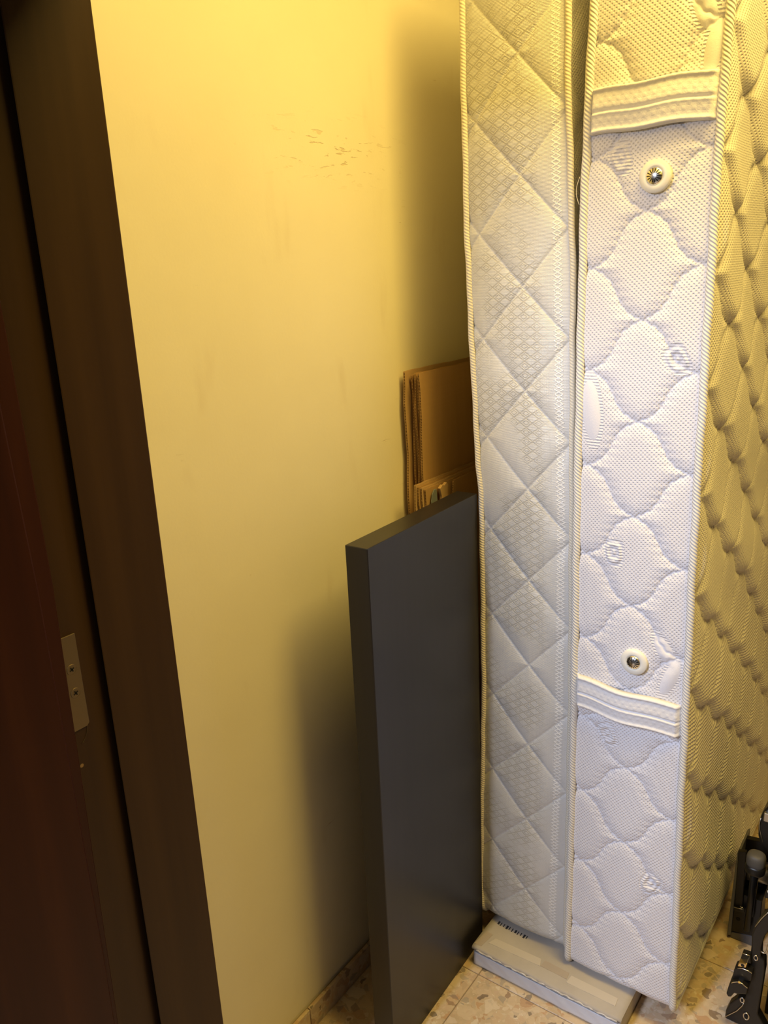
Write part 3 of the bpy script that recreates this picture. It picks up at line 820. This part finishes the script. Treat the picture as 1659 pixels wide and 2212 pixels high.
tube('bright_edge', [(-.2655, Y2 - .0282, .1290), (-.2612, Y2 - .0282, .1337), (-.2533, Y2 - .0282, .1391), (-.2448, Y2 - .0282, .1396), (-.2340, Y2 - .0282, .1342)], .0009, CHROME, br, seg=6)
box('rivet', -.2530, -.2475, Y2 - .031, Y2 - .026, .1385, .1425, GOLD, br, .0012)
prism('lever', [(-.2519, .0864), (-.2434, .0880), (-.2390, .0861), (-.2429, .0698), (-.2519, .0514), (-.2646, .0340), (-.2740, .0208), (-.2735, .0378), (-.2675, .0600)], Y2 - .016, Y2 + .004, BLACK, br, .0025)
tube('bright_edge', [(-.2400, Y2 - .0165, .0800), (-.2429, Y2 - .0165, .0698), (-.2519, Y2 - .0165, .0514), (-.2646, Y2 - .0165, .0340), (-.2735, Y2 - .0165, .0215)], .0009, STEEL, br, seg=6)
for ex_, ez_, er_ in ((-.2286, .1925, .0058), (-.2433, .0869, .0058), (-.2351, .0330, .0085)):
    an = np.linspace(0, 2 * PI, 20, endpoint=False)
    yo = Y2 - (.0175 if ez_ < .1 and er_ < .007 else .0010)
    tube('eyelet', [(ex_ + er_ * .62 * math.cos(a), yo, ez_ + er_ * math.sin(a)) for a in an], .0014, STEEL, br, closed=True, seg=8)
    disc('eyelet_bolt', (ex_, yo, ez_), (0, -1, 0), [(.0026, -.001), (.0026, .0008), (0, .0010)], DARK, br, 14)
tube('wire_loop', [(-.2198, Y2 - .004, .2169), (-.2150, Y2 - .004, .2155), (-.2105, Y2 - .004, .2180), (-.2090, Y2 - .004, .2240), (-.2060, Y2 - .004, .2500), (-.2035, Y2 - .004, .2713)], .0017, STEEL, br, seg=8)
tube('bright_edge', [(-.2122, Y2 - .0004, .3190), (-.2207, Y2 - .0004, .3040), (-.2263, Y2 - .0004, .2925), (-.2359, Y2 - .0004, .2680)], .0009, STEEL, br, seg=6)
# badge with a white letter over an arc
bg = prism('badge_plate', [(-.2260, .340), (-.1900, .352), (-.1850, .395), (-.2200, .392)], Y2 + .004, Y2 + .03, BLACK, br, .003)
def stroke(pts): tube('white_letter', [(x, Y2 + .0035, z) for x, z in pts], .0011, WHITE, bg, seg=6)
bX, bZ = -.2150, .3660
stroke([(bX, bZ - .006), (bX, bZ), (bX, bZ + .006)])
stroke([(bX, bZ + .006), (bX + .004, bZ + .0055), (bX + .0052, bZ + .003), (bX + .004, bZ + .0004), (bX, bZ)])
stroke([(bX, bZ), (bX + .005, bZ - .0004), (bX + .0064, bZ - .003), (bX + .005, bZ - .0056), (bX, bZ - .006)])
stroke([(bX - .0050, bZ - .0030), (bX - .0042, bZ - .0075), (bX - .001, bZ - .0105), (bX + .004, bZ - .0110), (bX + .009, bZ - .0095)])
# curved black housing above
hs = thing('curved_housing', (-.23, 1.78, 0), 'curved glossy black housing with a metal clip at the right edge', 'equipment')
prism('housing_shell', [(-.2600, .4150), (-.2710, .3999), (-.2785, .3850), (-.2837, .3695), (-.2872, .3396), (-.2852, .3147), (-.2788, .2947), (-.2713, .2904), (-.2624, .2829), (-.200, .27), (-.200, .42)], 1.75, 1.80, BLACK, hs, .004)
tube('bright_edge', [(-.2828, 1.7495, .3654), (-.2843, 1.7490, .3530), (-.2843, 1.7490, .3408), (-.2800, 1.7490, .3245), (-.2737, 1.7495, .3046)], .0012, STEEL, hs, seg=8)
box('metal_clip', -.2765, -.2600, 1.742, 1.752, .3640, .3860, STEEL, hs, .0015)
box('housing_leg', -.236, -.206, 1.765, 1.795, .0005, .30, BLACK, hs, .003)
